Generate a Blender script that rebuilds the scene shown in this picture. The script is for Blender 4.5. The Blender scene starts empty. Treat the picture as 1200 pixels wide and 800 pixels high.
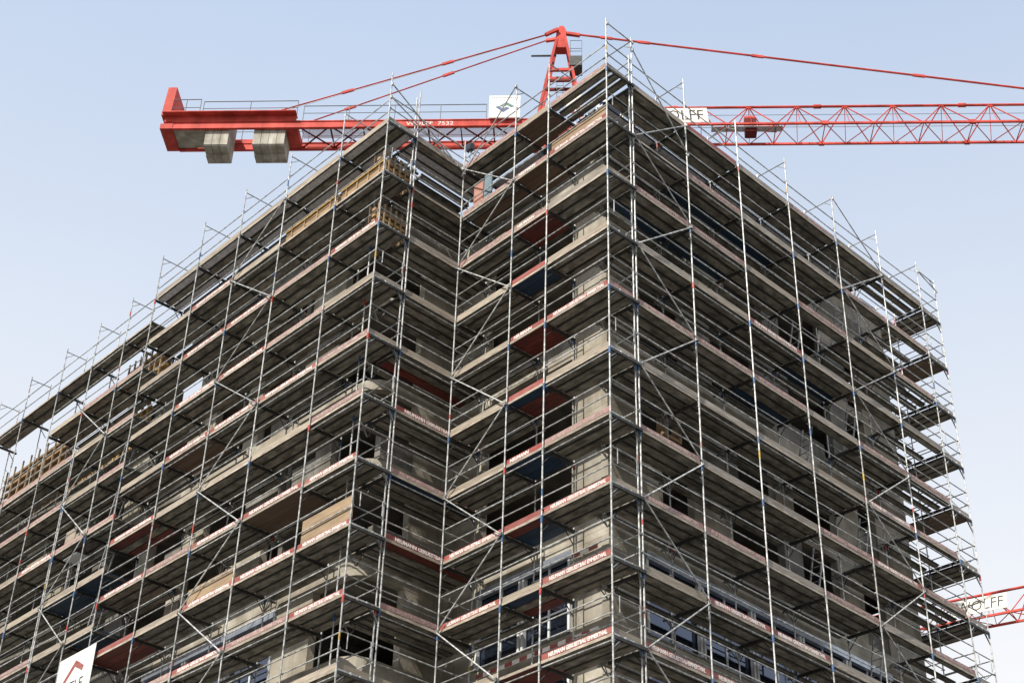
import bpy, math, random
from mathutils import Vector, Matrix
R = math.radians
SC = bpy.context.scene
COL = SC.collection
Z0 = 34.0                       # height of the top scaffold lift above the street

# ------------------------------------------------------------------ camera
def make_camera():
    cd = bpy.data.cameras.new("camera"); co = bpy.data.objects.new("camera", cd); COL.objects.link(co)
    pitch, yaw, roll = R(34.1077), R(46.1608), R(1.8000)
    fw = Vector((math.cos(yaw)*math.cos(pitch), math.sin(yaw)*math.cos(pitch), math.sin(pitch)))
    r = Vector((math.sin(yaw), -math.cos(yaw), 0)); u = r.cross(fw)
    r2 = math.cos(roll)*r + math.sin(roll)*u; u2 = -math.sin(roll)*r + math.cos(roll)*u
    m = Matrix((r2, u2, -fw)).transposed().to_4x4()
    m.translation = Vector((-24.8028, -22.1621, -32.403 + Z0))
    co.matrix_world = m
    cd.sensor_width = 36.0; cd.lens = 36.0*1804.63/1200.0
    cd.clip_start = 0.1; cd.clip_end = 5000
    SC.camera = co
make_camera()

# ------------------------------------------------------------------ light
SUN_EL, SUN_AZ = R(47), math.atan2(-0.19, -0.98)      # azimuth of the direction TOWARDS the sun, from +X
world = bpy.data.worlds.new("World"); SC.world = world; world.use_nodes = True
nt = world.node_tree; nt.nodes.clear()
sky = nt.nodes.new("ShaderNodeTexSky"); sky.sky_type = 'NISHITA'; sky.sun_disc = False
sky.sun_elevation = SUN_EL; sky.sun_rotation = math.pi/2 - SUN_AZ
sky.air_density = 1.0; sky.dust_density = 3.0; sky.ozone_density = 1.2; sky.altitude = 50
bg = nt.nodes.new("ShaderNodeBackground"); bg.inputs[1].default_value = 0.10
wo = nt.nodes.new("ShaderNodeOutputWorld")
# thin high cloud: pale veil mixed over the clear sky, thicker towards the horizon
tc = nt.nodes.new("ShaderNodeTexCoord"); sep = nt.nodes.new("ShaderNodeSeparateXYZ")
nt.links.new(tc.outputs["Generated"], sep.inputs[0])
mr = nt.nodes.new("ShaderNodeMapRange"); mr.inputs[1].default_value = 0.28; mr.inputs[2].default_value = 0.82
mr.inputs[3].default_value = 0.96; mr.inputs[4].default_value = 0.80
nt.links.new(sep.outputs[2], mr.inputs[0])
nz = nt.nodes.new("ShaderNodeTexNoise"); nz.inputs["Scale"].default_value = 2.2; nz.inputs["Detail"].default_value = 5
nt.links.new(tc.outputs["Generated"], nz.inputs["Vector"])
ma = nt.nodes.new("ShaderNodeMath"); ma.operation = 'MULTIPLY_ADD'; ma.inputs[1].default_value = 0.16; 
nt.links.new(nz.outputs["Fac"], ma.inputs[0]); nt.links.new(mr.outputs[0], ma.inputs[2])
mb2 = nt.nodes.new("ShaderNodeMath"); mb2.operation = 'SUBTRACT'; mb2.inputs[1].default_value = 0.06; mb2.use_clamp = True
nt.links.new(ma.outputs[0], mb2.inputs[0])
mix = nt.nodes.new("ShaderNodeMix"); mix.data_type = 'RGBA'
nt.links.new(mb2.outputs[0], mix.inputs[0]); nt.links.new(sky.outputs[0], mix.inputs[6])
vr = nt.nodes.new("ShaderNodeValToRGB"); nt.links.new(sep.outputs[2], vr.inputs[0])
vr.color_ramp.elements[0].position = .34; vr.color_ramp.elements[0].color = (.97, .975, .985, 1)
e0 = vr.color_ramp.elements.new(.06); e0.color = (.58, .60, .62, 1)  # unseen low sky, darkened to cut the fill light under the decks
vr.color_ramp.elements[2].position = .76; vr.color_ramp.elements[2].color = (.555, .69, .915, 1)
vm = nt.nodes.new("ShaderNodeVectorMath"); vm.operation = 'SCALE'; vm.inputs[3].default_value = 8.4
nt.links.new(vr.outputs[0], vm.inputs[0]); nt.links.new(vm.outputs[0], mix.inputs[7])
nt.links.new(mix.outputs[2], bg.inputs[0]); nt.links.new(bg.outputs[0], wo.inputs[0])

sd = bpy.data.lights.new("sun", 'SUN'); sd.energy = 5.0; sd.angle = R(0.53); sd.color = (1.0, 0.93, 0.82)
so = bpy.data.objects.new("sun", sd); COL.objects.link(so)
to_sun = Vector((math.cos(SUN_AZ)*math.cos(SUN_EL), math.sin(SUN_AZ)*math.cos(SUN_EL), math.sin(SUN_EL)))
so.rotation_euler = to_sun.to_track_quat('Z', 'Y').to_euler(); so.location = (-40, -30, 80)

SC.view_settings.view_transform = 'Standard'; SC.view_settings.look = 'None'
SC.view_settings.exposure = 0.30; SC.view_settings.gamma = 1.0; SC.view_settings.use_curve_mapping = False
SC.render.engine = 'CYCLES'; SC.cycles.use_denoising = True
SC.cycles.max_bounces = 6; SC.cycles.diffuse_bounces = 4; SC.cycles.glossy_bounces = 3

rnd = random.Random(7)

# ------------------------------------------------------------------ mesh helpers
class MB:
    def __init__(s): s.v = []; s.f = []
    def add(s, vs, fs):
        o = len(s.v); s.v += [tuple(v) for v in vs]; s.f += [tuple(i+o for i in f) for f in fs]; return s
    def box(s, x0, x1, y0, y1, z0, z1):
        vs = [(x, y, z) for z in (z0, z1) for y in (y0, y1) for x in (x0, x1)]
        return s.add(vs, [(0,2,3,1),(4,5,7,6),(0,1,5,4),(2,6,7,3),(0,4,6,2),(1,3,7,5)])
    def tube(s, p, q, r, n=8, r2=None):
        p = Vector(p); q = Vector(q); r2 = r if r2 is None else r2
        d = (q-p).normalized(); a = Vector((0,0,1)) if abs(d.z) < .9 else Vector((1,0,0))
        u = d.cross(a).normalized(); w = d.cross(u)
        vs = []
        for c, rr in ((p, r), (q, r2)):
            for i in range(n):
                t = 2*math.pi*i/n; vs.append(c + u*math.cos(t)*rr + w*math.sin(t)*rr)
        fs = [(i, (i+1) % n, n+(i+1) % n, n+i) for i in range(n)] + [tuple(range(n-1, -1, -1)), tuple(range(n, 2*n))]
        return s.add(vs, fs)
    def bar(s, p, q, w, h, up=(0,0,1)):
        p = Vector(p); q = Vector(q); d = (q-p).normalized(); up = Vector(up)
        if abs(d.dot(up)) > .95: up = Vector((1,0,0))
        u = d.cross(up).normalized(); k = u.cross(d)
        vs = [c + u*a*w/2 + k*b*h/2 for c in (p, q) for a, b in ((-1,-1),(1,-1),(1,1),(-1,1))]
        return s.add(vs, [(0,1,2,3)[::-1],(4,5,6,7),(0,1,5,4),(1,2,6,5),(2,3,7,6),(3,0,4,7)])
    def prism(s, pts, axis, a0, a1):
        """outline pts (2-D) extruded along axis 'x','y' or 'z'"""
        def mk(p, a): return {'x': (a, p[0], p[1]), 'y': (p[0], a, p[1]), 'z': (p[0], p[1], a)}[axis]
        n = len(pts); vs = [mk(p, a0) for p in pts] + [mk(p, a1) for p in pts]
        return s.add(vs, [(i, (i+1) % n, n+(i+1) % n, n+i) for i in range(n)] + [tuple(range(n))[::-1], tuple(range(n, 2*n))])
    def mesh(s, name, mat=None):
        me = bpy.data.meshes.new(name); me.from_pydata(s.v, [], s.f); me.validate()
        import bmesh
        b = bmesh.new(); b.from_mesh(me); bmesh.ops.recalc_face_normals(b, faces=b.faces); b.to_mesh(me); b.free()
        if mat: me.materials.append(mat)
        return me
    def build(s, name, mat, parent=None):
        return place(name, s.mesh(name, mat), parent)
def place(name, me, parent=None):
    o = bpy.data.objects.new(name, me); COL.objects.link(o)
    if parent: o.parent = parent
    return o
USED = set()
def tag(o, label, cat, group=None, kind=None):
    if label:
        o['label'] = label
    if cat: o['category'] = cat
    if group: o['group'] = group
    if kind: o['kind'] = kind
    return o
def thing(name, label, cat, loc=(0,0,0), rz=0, group=None):
    o = bpy.data.objects.new(name, None); COL.objects.link(o); o.empty_display_size = .2
    o.location = loc; o.rotation_euler = (0, 0, rz)
    return tag(o, label, cat, group)
ORD = ['top', 'second', 'third', 'fourth', 'fifth', 'sixth', 'seventh', 'eighth', 'ninth', 'tenth', 'eleventh', 'twelfth']
NTH = ['first'] + ORD[1:]

# ------------------------------------------------------------------ materials
def nodes(m): return m.node_tree.nodes, m.node_tree.links
def mat(name, col, rough=.6, metal=0.0, var=.25, scale=3.0, col2=None, bump=0.0, bscale=40, spec=.5, coord='Object', stretch=None, ior=None):
    m = bpy.data.materials.new(name); m.use_nodes = True; N, L = nodes(m)
    b = N["Principled BSDF"]; b.inputs["Roughness"].default_value = rough; b.inputs["Metallic"].default_value = metal
    b.inputs["Specular IOR Level"].default_value = spec
    if ior: b.inputs["IOR"].default_value = ior
    t = N.new("ShaderNodeTexCoord"); n = N.new("ShaderNodeTexNoise"); n.inputs["Scale"].default_value = scale
    n.inputs["Detail"].default_value = 6; n.inputs["Roughness"].default_value = .62
    src = t.outputs[coord]
    if coord == 'World':
        pass
    if stretch:
        mp = N.new("ShaderNodeMapping"); mp.inputs["Scale"].default_value = stretch
        L.new(src, mp.inputs[0]); src = mp.outputs[0]
    # every object gets its own patch of the pattern
    oi = N.new("ShaderNodeObjectInfo"); va = N.new("ShaderNodeVectorMath"); va.operation = 'MULTIPLY_ADD'
    va.inputs[1].default_value = (37, 53, 71); L.new(oi.outputs["Random"], va.inputs[0]); L.new(src, va.inputs[2])
    L.new(va.outputs[0], n.inputs["Vector"])
    cr = N.new("ShaderNodeValToRGB"); c2 = col2 if col2 else tuple(max(0, c*(1-var*1.6)) for c in col)
    cr.color_ramp.elements[0].position = .36; cr.color_ramp.elements[1].position = .66
    cr.color_ramp.elements[0].color = (*c2, 1); cr.color_ramp.elements[1].color = (*[min(1, c*(1+var*.5)) for c in col], 1)
    L.new(n.outputs["Fac"], cr.inputs[0])
    # small per-object tone
    hs = N.new("ShaderNodeHueSaturation"); mr = N.new("ShaderNodeMapRange"); mr.inputs[3].default_value = 1-var*.5; mr.inputs[4].default_value = 1+var*.5
    L.new(oi.outputs["Random"], mr.inputs[0]); L.new(mr.outputs[0], hs.inputs["Value"]); L.new(cr.outputs[0], hs.inputs["Color"])
    L.new(hs.outputs[0], b.inputs["Base Color"])
    if bump:
        n2 = N.new("ShaderNodeTexNoise"); n2.inputs["Scale"].default_value = bscale; n2.inputs["Detail"].default_value = 4; L.new(va.outputs[0], n2.inputs["Vector"])
        bp = N.new("ShaderNodeBump"); bp.inputs["Strength"].default_value = bump; bp.inputs["Distance"].default_value = .02
        L.new(n2.outputs["Fac"], bp.inputs["Height"]); L.new(bp.outputs[0], b.inputs["Normal"])
    return m
M = {}
M['galv'] = mat('galvanised_steel', (.55, .56, .555), .52, .3, .4, 7, spec=.35)
M['galv_dull'] = mat('dull_galvanised_steel', (.33, .34, .335), .55, .3, .35, 7, spec=.35)
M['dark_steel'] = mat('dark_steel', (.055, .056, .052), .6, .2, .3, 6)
M['deck_steel'] = mat('deck_steel', (.27, .252, .215), .75, 0, .35, 2.6, col2=(.10, .093, .078), stretch=(.9, 1.8, 1.8), spec=.2, bump=.3, bscale=30)
M['edge_steel'] = mat('weathered_edge_steel', (.42, .375, .31), .7, .1, .35, 4, col2=(.24, .20, .16), stretch=(.8, 4, 4))
M['deck_alu'] = mat('bright_perforated_deck', (.60, .60, .64), .55, .1, .2, 9, col2=(.42, .42, .45))  # top-lift planks coloured paler to stand in for sky light on their undersides
M['deck_wood'] = mat('deck_wood', (.15, .105, .075), .8, 0, .25, 2, col2=(.12, .08, .055), stretch=(.3, 3, 3))
M['deck_red'] = mat('deck_red_ply', (.17, .035, .025), .55, 0, .3, 3, stretch=(.6, 3, 3))
M['deck_blue'] = mat('deck_blue_ply', (.014, .045, .095), .5, 0, .3, 3, stretch=(.6, 3, 3))
M['toe_red'] = mat('red_toe_paint', (.24, .030, .026), .6, 0, .3, 3, col2=(.30, .13, .11), stretch=(.8, 4, 4))
M['toe_faded'] = mat('faded_toe_paint', (.36, .24, .22), .7, 0, .3, 5, col2=(.25, .12, .11), stretch=(.7, 6, 6))
M['toe_wood'] = mat('toe_wood', (.35, .30, .24), .8, 0, .3, 4, col2=(.22, .185, .145), stretch=(.4, 8, 8))
M['toe_grey'] = mat('toe_grey', (.34, .305, .265), .75, 0, .3, 4, col2=(.2, .175, .15), stretch=(.5, 6, 6))
M['letter_white'] = mat('white_lettering', (.80, .76, .72), .6, 0, .12, 9)
M['blue_paint'] = mat('blue_coupler_paint', (.05, .12, .26), .5, .1, .25, 12)
M['red_paint'] = mat('red_coupler_paint', (.45, .06, .04), .5, 0, .25, 12)
M['yellow_paint'] = mat('yellow_band_paint', (.55, .36, .05), .5, 0, .25, 12)
M['concrete'] = mat('raw_concrete', (.43, .40, .335), .85, 0, .25, 1.1, col2=(.28, .26, .215), bump=.35, bscale=14)
M['concrete_dark'] = mat('shuttered_concrete', (.25, .24, .215), .85, 0, .3, 1.4, col2=(.15, .145, .13), bump=.4, bscale=12)
M['ballast'] = mat('ballast_concrete', (.48, .46, .40), .85, 0, .2, 2, col2=(.36, .34, .29), bump=.2)
def weather(m, joint=.55, streak=.45, w=2.4, h=1.25):
    N, L = nodes(m); b = N["Principled BSDF"]; src = b.inputs["Base Color"].links[0].from_socket
    t = N.new("ShaderNodeTexCoord"); sp = N.new("ShaderNodeSeparateXYZ"); L.new(t.outputs["Object"], sp.inputs[0])
    ad = N.new("ShaderNodeMath"); L.new(sp.outputs[0], ad.inputs[0]); L.new(sp.outputs[1], ad.inputs[1])
    cb = N.new("ShaderNodeCombineXYZ"); L.new(ad.outputs[0], cb.inputs[0]); L.new(sp.outputs[2], cb.inputs[1])
    br = N.new("ShaderNodeTexBrick"); L.new(cb.outputs[0], br.inputs["Vector"]); br.inputs["Scale"].default_value = 1
    br.inputs["Brick Width"].default_value = w; br.inputs["Row Height"].default_value = h; br.inputs["Mortar Size"].default_value = .012; br.offset = 0
    br.inputs["Color1"].default_value = (1, 1, 1, 1); br.inputs["Color2"].default_value = (.84, .84, .85, 1); br.inputs["Mortar"].default_value = (joint, joint, joint, 1)
    m1 = N.new("ShaderNodeMix"); m1.data_type = 'RGBA'; m1.blend_type = 'MULTIPLY'; m1.inputs[0].default_value = 1
    L.new(src, m1.inputs[6]); L.new(br.outputs["Color"], m1.inputs[7])
    mp = N.new("ShaderNodeMapping"); mp.inputs["Scale"].default_value = (1.3, 1.3, .22); L.new(t.outputs["Object"], mp.inputs[0])
    n = N.new("ShaderNodeTexNoise"); n.inputs["Scale"].default_value = 1; n.inputs["Detail"].default_value = 5; L.new(mp.outputs[0], n.inputs["Vector"])
    cr = N.new("ShaderNodeValToRGB"); cr.color_ramp.elements[0].position = .42; cr.color_ramp.elements[1].position = .62
    k = 1-streak; cr.color_ramp.elements[0].color = (k, k*.97, k*.92, 1); cr.color_ramp.elements[1].color = (1, 1, 1, 1)
    L.new(n.outputs["Fac"], cr.inputs[0])
    m2 = N.new("ShaderNodeMix"); m2.data_type = 'RGBA'; m2.blend_type = 'MULTIPLY'; m2.inputs[0].default_value = 1
    L.new(m1.outputs[2], m2.inputs[6]); L.new(cr.outputs[0], m2.inputs[7]); L.new(m2.outputs[2], b.inputs["Base Color"])
weather(M['concrete'], .62, .24); weather(M['concrete_dark'], .55, .32)
weather(M['ballast'], .9, .3, 9, 9)
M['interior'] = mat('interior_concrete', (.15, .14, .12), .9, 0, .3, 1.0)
M['timber'] = mat('timber', (.36, .25, .14), .75, 0, .3, 4, col2=(.22, .14, .075), stretch=(.6, 6, 6))
M['timber_dark'] = mat('weathered_timber', (.24, .155, .075), .75, 0, .3, 4, col2=(.15, .095, .05), stretch=(.6, 6, 6))  # darker copy of the timber, with the outer rack's shade put into its colour
M['timber_yellow'] = mat('yellow_formwork_timber', (.44, .29, .09), .65, 0, .25, 4, col2=(.29, .18, .06))
M['ply'] = mat('plywood', (.34, .25, .155), .8, 0, .25, 1.6, col2=(.24, .17, .105), stretch=(.5, 3, 3))
M['frame_white'] = mat('white_window_frame', (.72, .74, .75), .4, 0, .08, 6)
M['frame_grey'] = mat('grey_window_frame', (.16, .17, .18), .4, .3, .15, 6)
M['shutter'] = mat('shutter_box', (.60, .66, .76), .38, .75, .12, 5)
M['glass'] = mat('window_glass', (.010, .014, .022), .04, 0, .1, 2, ior=2.1)
M['glass'].node_tree.nodes['Principled BSDF'].inputs['Specular Tint'].default_value = (.50, .64, 1, 1)
M['crane_red'] = mat('crane_red_paint', (.68, .10, .078), .6, 0, .15, .9, col2=(.55, .072, .058), spec=.15)
weather(M['crane_red'], 1, .3, 50, 50)
M['crane_dark'] = mat('crane_dark_red_paint', (.16, .018, .015), .6, 0, .2, 3, spec=.2)
M['white'] = mat('white_panel', (.76, .76, .73), .5, 0, .08, 3)
M['cream'] = mat('cream_panel', (.70, .66, .56), .55, 0, .1, 3)
M['ink'] = mat('dark_ink', (.025, .025, .028), .6, 0, .1, 8)
M['logo_green'] = mat('logo_green', (.05, .16, .13), .5, 0, .1, 8)
M['logo_blue'] = mat('logo_blue', (.06, .09, .22), .5, 0, .1, 8)
M['rail_grey'] = mat('grey_railing', (.20, .22, .23), .5, .4, .15, 8)
M['walkway'] = mat('walkway_grating', (.50, .50, .52), .5, .5, .15, 6)
M['cable'] = mat('steel_cable', (.22, .22, .23), .5, .5, .1, 8)
M['blue_plastic'] = mat('blue_plastic', (.10, .25, .42), .4, 0, .15, 5)
M['pink_panel'] = mat('salmon_panel', (.50, .25, .20), .7, 0, .15, 3)
M['bluegrey_panel'] = mat('bluegrey_panel', (.22, .30, .35), .6, .1, .15, 3)
M['cab_glass'] = M['glass']
M['asphalt'] = mat('pale_gravel_and_asphalt', (.13, .122, .108), .9, 0, .25, .4, bump=.3)

# ------------------------------------------------------------------ setting: ground
g = MB().box(-900, 900, -900, 900, -.5, 0).build('ground', M['asphalt']); g['kind'] = 'structure'

# ------------------------------------------------------------------ facade frames
A2, A3 = R(-2.796), R(-1.945)
AX, AY = -2.91, 6.49
class Face:
    """facade frame: u runs along the facade as seen from outside (left to right), n runs inwards"""
    def __init__(s, ox, oy, ang): s.o = (ox, oy); s.a = ang
    def pt(s, u, n, z): 
        c, d = math.cos(s.a), math.sin(s.a)
        return (s.o[0] + c*u - d*n, s.o[1] + d*u + c*n, z + Z0)
RF = Face(0, 0, 0.0)
FC = Face(0, 0, math.atan2(-math.cos(A2), math.sin(A2)))
AC = Face(AX, AY, 0.0)
LW = Face(AX, AY, math.atan2(-math.cos(A3), math.sin(A3)))
EF = Face(17.95, 0, math.pi/2)
DEP = 1.14

# ------------------------------------------------------------------ lettering
FONTC = {}
def text_mesh(txt, size, extrude, mat_, align='LEFT'):
    key = (txt, size, extrude, mat_.name, align)
    if key in FONTC: return FONTC[key]
    cu = bpy.data.curves.new('lettering', 'FONT'); cu.body = txt; cu.size = size; cu.extrude = extrude; cu.resolution_u = 2; cu.offset = .035*size if size < .5 else 0.0
    cu.align_x = align
    ob = bpy.data.objects.new('lettering', cu); COL.objects.link(ob)
    dg = bpy.context.evaluated_depsgraph_get()
    me = bpy.data.meshes.new_from_object(ob.evaluated_get(dg)); me.name = 'lettering'
    bpy.data.objects.remove(ob); 
    me.materials.clear(); me.materials.append(mat_)
    w = max(v.co.x for v in me.vertices) - min(v.co.x for v in me.vertices)
    FONTC[key] = (me, w); return FONTC[key]

# ------------------------------------------------------------------ scaffold bays
MC = {}
def cached(key, fn):
    if key not in MC: MC[key] = fn()
    return MC[key]
def plank_mesh(L, kind, y0, y1, hatch=False):
    def mk():
        b = MB(); t = .068
        m = {'steel': M['deck_steel'], 'alu': M['deck_alu'], 'wood': M['deck_wood'], 'red': M['deck_red'], 'blue': M['deck_blue']}[kind]
        x0, x1 = .03, L-.03
        if kind in ('steel', 'alu'):
            b.box(x0, x1, y0+.052, y1-.052, 0, t)
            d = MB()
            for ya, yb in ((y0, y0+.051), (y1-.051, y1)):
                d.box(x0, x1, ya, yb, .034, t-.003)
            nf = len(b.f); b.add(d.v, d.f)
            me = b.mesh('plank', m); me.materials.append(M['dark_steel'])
            for p in list(me.polygons)[nf:]: p.material_index = 1  # side rails coloured dark to stand in for shade in the plank grooves
            return me
        else:
            b.box(x0, x1, y0, y1, .012, t)
        return b.mesh('plank', m)
    return cached(('plank', round(L, 2), kind, y0, y1), mk)
def transom_mesh():
    def mk():
        b = MB()
        b.box(-.03, .03, 0.02, DEP+.02, -.085, -.004)
        b.tube((0, .03, -.42), (0, .34, -.07), .015, 6); b.tube((0, DEP-.03, -.42), (0, DEP-.34, -.07), .015, 6)
        return b.mesh('transom', M['dark_steel'])
    return cached('transom', mk)
def console_mesh():
    def mk():
        b = MB()
        b.box(-.025, .025, DEP+.03, 1.50, -.06, -.004)
        b.tube((0, DEP+.02, -.40), (0, 1.40, -.05), .018, 6)
        b.tube((0, DEP+.02, -.40), (-.22, DEP+.02, -.04), .014, 6); b.tube((0, DEP+.02, -.40), (.22, DEP+.02, -.04), .014, 6)
        return b.mesh('console_bracket', M['galv_dull'])
    return cached('console', mk)
def rail_mesh(L, z, r=.019, y=.055):
    return cached(('rail', round(L, 2), z, y), lambda: MB().tube((.0, y, z), (L, y, z), r, 8).mesh('guard_rail', M['galv']))
def toe_mesh(L, m, h=.155):
    return cached(('toe', round(L, 2), m.name, h), lambda: MB().box(.035, L-.035, .035, .065, .072, .072+h).mesh('toe_board', m))
BR = random.Random(3)
TEXT = "NEUMANN GERUESTBAU EMMERTHAL"
LOOK = {'text': 'red lettered', 'short': 'red lettered', 'red': 'plain red', 'faded': 'faded pink', 'wood': 'timber edged', 'grey': 'grey edged', 'none': 'open edged'}
DECKW = {'steel': 'steel decked', 'wood': 'timber decked', 'red': 'red decked', 'blue': 'dark blue decked'}
def bay(face, u0, L, z, toe, deck, label, group, roof=0, wide=0, roof_x=0, roof_cut=0, rails=(.57, 1.05), strips=3, console=True, last=False, decks=None, rail_r=.019, gaps=(), dep=DEP):
    t = thing('scaffold_bay', label, 'scaffold bay', face.pt(u0, 0, z), face.a, group)
    w = (dep - .10)/strips
    for i in range(strips):
        if i in gaps: continue
        k = decks[i] if decks else deck
        gp = wide if wide else .006 if k in ('steel', 'alu') else .012
        place('plank', plank_mesh(L, k, round(.05+i*w, 3), round(.05+(i+1)*w-gp, 3)), t)
    for i in range(roof):
        n0 = 1.17+.37*i
        c = place('plank', plank_mesh(L-roof_x-roof_cut, 'alu' if i != 1 else 'steel', round(n0, 3), round(n0+.29, 3)), t); c.location.x = roof_x
    if roof:
        for x in (.06+roof_x, L-.06-roof_cut): MB().box(x-.03, x+.03, 1.17, 1.17+.37*roof, -.08, -.012).build('roof_bearer', M['dark_steel'], t)
    if not roof:
        for zz, pp in ((1.0, .85), (.52, .6), (-.11, .5)):
            if BR.random() < pp:
                g_ = place('guard_rail', rail_mesh(L, zz, .019, DEP-.05 if zz > 0 else .07), t); g_.location.z = BR.uniform(-.05, .04); g_.rotation_euler = (0, BR.uniform(-.008, .008), 0)
    if console:
        place('plank', plank_mesh(L, 'steel', round(dep+.07, 3), round(dep+.36, 3)), t)
        place('console_bracket', console_mesh(), t)
        if last: c = place('console_bracket', console_mesh(), t); c.location.x = L
    place('edge_rail', cached(('edge', round(L, 2)), lambda: MB().box(.03, L-.03, .026, .049, -.006, .066).mesh('edge_rail', M['edge_steel'])), t)
    place('transom', transom_mesh(), t)
    if last: c = place('transom', transom_mesh(), t); c.location.x = L
    for rz in rails:
        g_ = place('guard_rail', rail_mesh(L, rz), t); g_.location.z = BR.uniform(-.025, .025); g_.rotation_euler = (0, BR.uniform(-.006, .006), BR.uniform(-.004, .004))
    if toe != 'none':
        m = {'text': M['toe_red'], 'short': M['toe_red'], 'red': M['toe_red'], 'faded': M['toe_faded'], 'wood': M['toe_wood'], 'grey': M['toe_grey']}[toe]
        tb = place('toe_board', toe_mesh(L, m), t); tb.rotation_euler = (BR.uniform(-.09, .03), BR.uniform(-.005, .004), 0); tb.location.z = BR.uniform(0, .012)
        if toe in ('text', 'short', 'faded'):
            me, tw = text_mesh(TEXT if toe == 'text' or L > 1.8 else "NEUMANN", .150, .002, M['letter_white'] if toe != 'faded' else M['letter_faded'])
            if toe == 'short' or L < 1.8: me, tw = text_mesh("NEUMANN", .150, .002, M['letter_white'])
            le = place('lettering', me, tb)
            sx = (L*.80)/tw if (toe != 'short' and L > 1.8) else 1.0
            le.scale = (sx, 1, 1); le.rotation_euler = (R(90), 0, 0); le.location = (L*.11, .0325, .072+.024)
    return t
M['letter_faded'] = mat('faded_lettering', (.47, .36, .33), .75, 0, .25, 9)

G_RF, G_FC, G_AC = 'scaffold bays along the shaded long face', 'scaffold bays along the sunlit short face', 'scaffold bays on the shaded return face'
G_LW, G_FAR, G_EF = 'scaffold bays along the sunlit wing face', 'scaffold bays of the lower wing end', 'scaffold bays round the open far end'
U_RF = [1.14, 3.63, 6.26, 8.91, 11.58, 14.27, 16.82]
U_FC = [0, 2.50, 4.01, 6.494]          # distances from the near corner
U_LW = [0, 2.43, 5.39, 8.08, 10.66, 13.45]
U_FAR = [13.45, 15.26, 17.61, 20.16, 23.03, 25.7]
def pick(rr, table):
    x = rr.random(); a = 0
    for k, p in table:
        a += p
        if x < a: return k
    return table[-1][0]

# -- shaded long face
N_RF = [10, 10, 10, 9, 9, 9]
rr = random.Random(11)
TOE_RF = {(0,0):'grey',(1,0):'red',(2,0):'grey',(3,0):'faded',(4,0):'grey',(5,0):'grey',
          (0,1):'none',(1,1):'faded',(0,2):'faded',(1,2):'faded',(2,2):'wood',(0,3):'grey',(1,3):'wood',(0,4):'faded',(1,4):'faded',(2,4):'faded',(0,5):'grey',
          (0,6):'faded',(1,6):'grey',(2,6):'grey',(0,7):'faded',(0,8):'wood',(1,8):'text',(2,8):'text',(3,8):'grey',(0,9):'text',(1,9):'text',(2,9):'text'}
TOE_RF[(0,9)]='text'; TOE_RF[(1,7)]='faded'
for i in range(6):
    L = U_RF[i+1]-U_RF[i]
    for k in range(N_RF[i]):
        toe = TOE_RF.get((i, k)) or pick(rr, (('faded', .45), ('grey', .25), ('wood', .15), ('text', .15)))
        deck = 'steel'
        decks = None
        if i == 4 and k in (1, 2, 3, 5, 6, 7): decks = ['steel', 'steel', 'wood'] if k == 3 else None
        if (i, k) in ((1,1),(2,1),(0,2),(1,2),(3,2),(3,3),(2,4)): decks = ['steel', 'steel', 'blue']
        gaps = ()
        if (i == 3 and k in (2, 4, 6)) or (i == 4 and k in (0, 1, 3, 5, 7)): gaps = (1, 2)      # ladder hatches
        if i == 5: gaps = (1,) if k % 2 else ()
        bay(RF, U_RF[i], L, -2.0*k, toe, deck, f"{LOOK[toe]} {DECKW[deck]} scaffold bay, {ORD[k]} lift, {NTH[i]} from near corner, shaded long face", G_RF,
            last=(i == 5), decks=decks, gaps=gaps if k else (), wide=.10 if i == 5 else 0, roof=(3 if i < 5 else 0) if k == 0 else 0, console=k > 0 and not (gaps and i < 5), rails=(.57, 1.05) if k else (.50, .98))

# -- sunlit short face (bays counted away from the near corner)
TOE_FC = {(0,0):'faded',(1,0):'wood',(2,0):'faded',(0,1):'text',(1,1):'faded',(2,1):'faded',(0,2):'grey',(1,2):'faded',(2,2):'faded',
          (0,3):'wood',(1,3):'red',(2,3):'wood',(0,4):'text',(1,4):'short',(2,4):'wood',(0,5):'wood',(1,5):'red',(2,5):'wood',(0,6):'faded',(1,6):'short',(2,6):'wood',
          (0,7):'text',(1,7):'red',(2,7):'text',(0,8):'text',(1,8):'wood',(2,8):'text',(0,9):'text',(1,9):'none',(2,9):'wood',(0,10):'wood',(1,10):'none',(2,10):'wood'}
DECK_FC = {(1,0):'wood',(1,1):'wood',(1,2):'red',(1,3):'blue',(1,4):'red',(1,5):'red',(1,6):'blue',(1,7):'red',(1,8):'blue',(1,9):'red',(2,2):'steel'}
DECKS_FC = {(1,5):['blue','red','red'],(1,7):['red','blue','blue'],(1,8):['blue','steel','red'],(1,3):['blue','blue','steel'],(2,1):['steel','wood','steel']}
for i in range(3):
    L = U_FC[i+1]-U_FC[i]
    for k in range(11):
        toe = TOE_FC[(i, k)]; deck = DECK_FC.get((i, k), 'steel')
        bay(FC, -U_FC[i+1], L, -2.0*k, toe, deck, f"{LOOK[toe]} {DECKW[deck]} scaffold bay, {ORD[k]} lift, {NTH[i]} from near corner, sunlit short face", G_FC,
            decks=DECKS_FC.get((i, k)), wide=.08 if k == 0 and i == 0 else 0, last=(i == 0), console=(i == 2 and k > 0), roof=([0, 3, 3][i] if k == 0 else 0), rails=(.57, 1.05) if k else (.50, .98))

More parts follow.
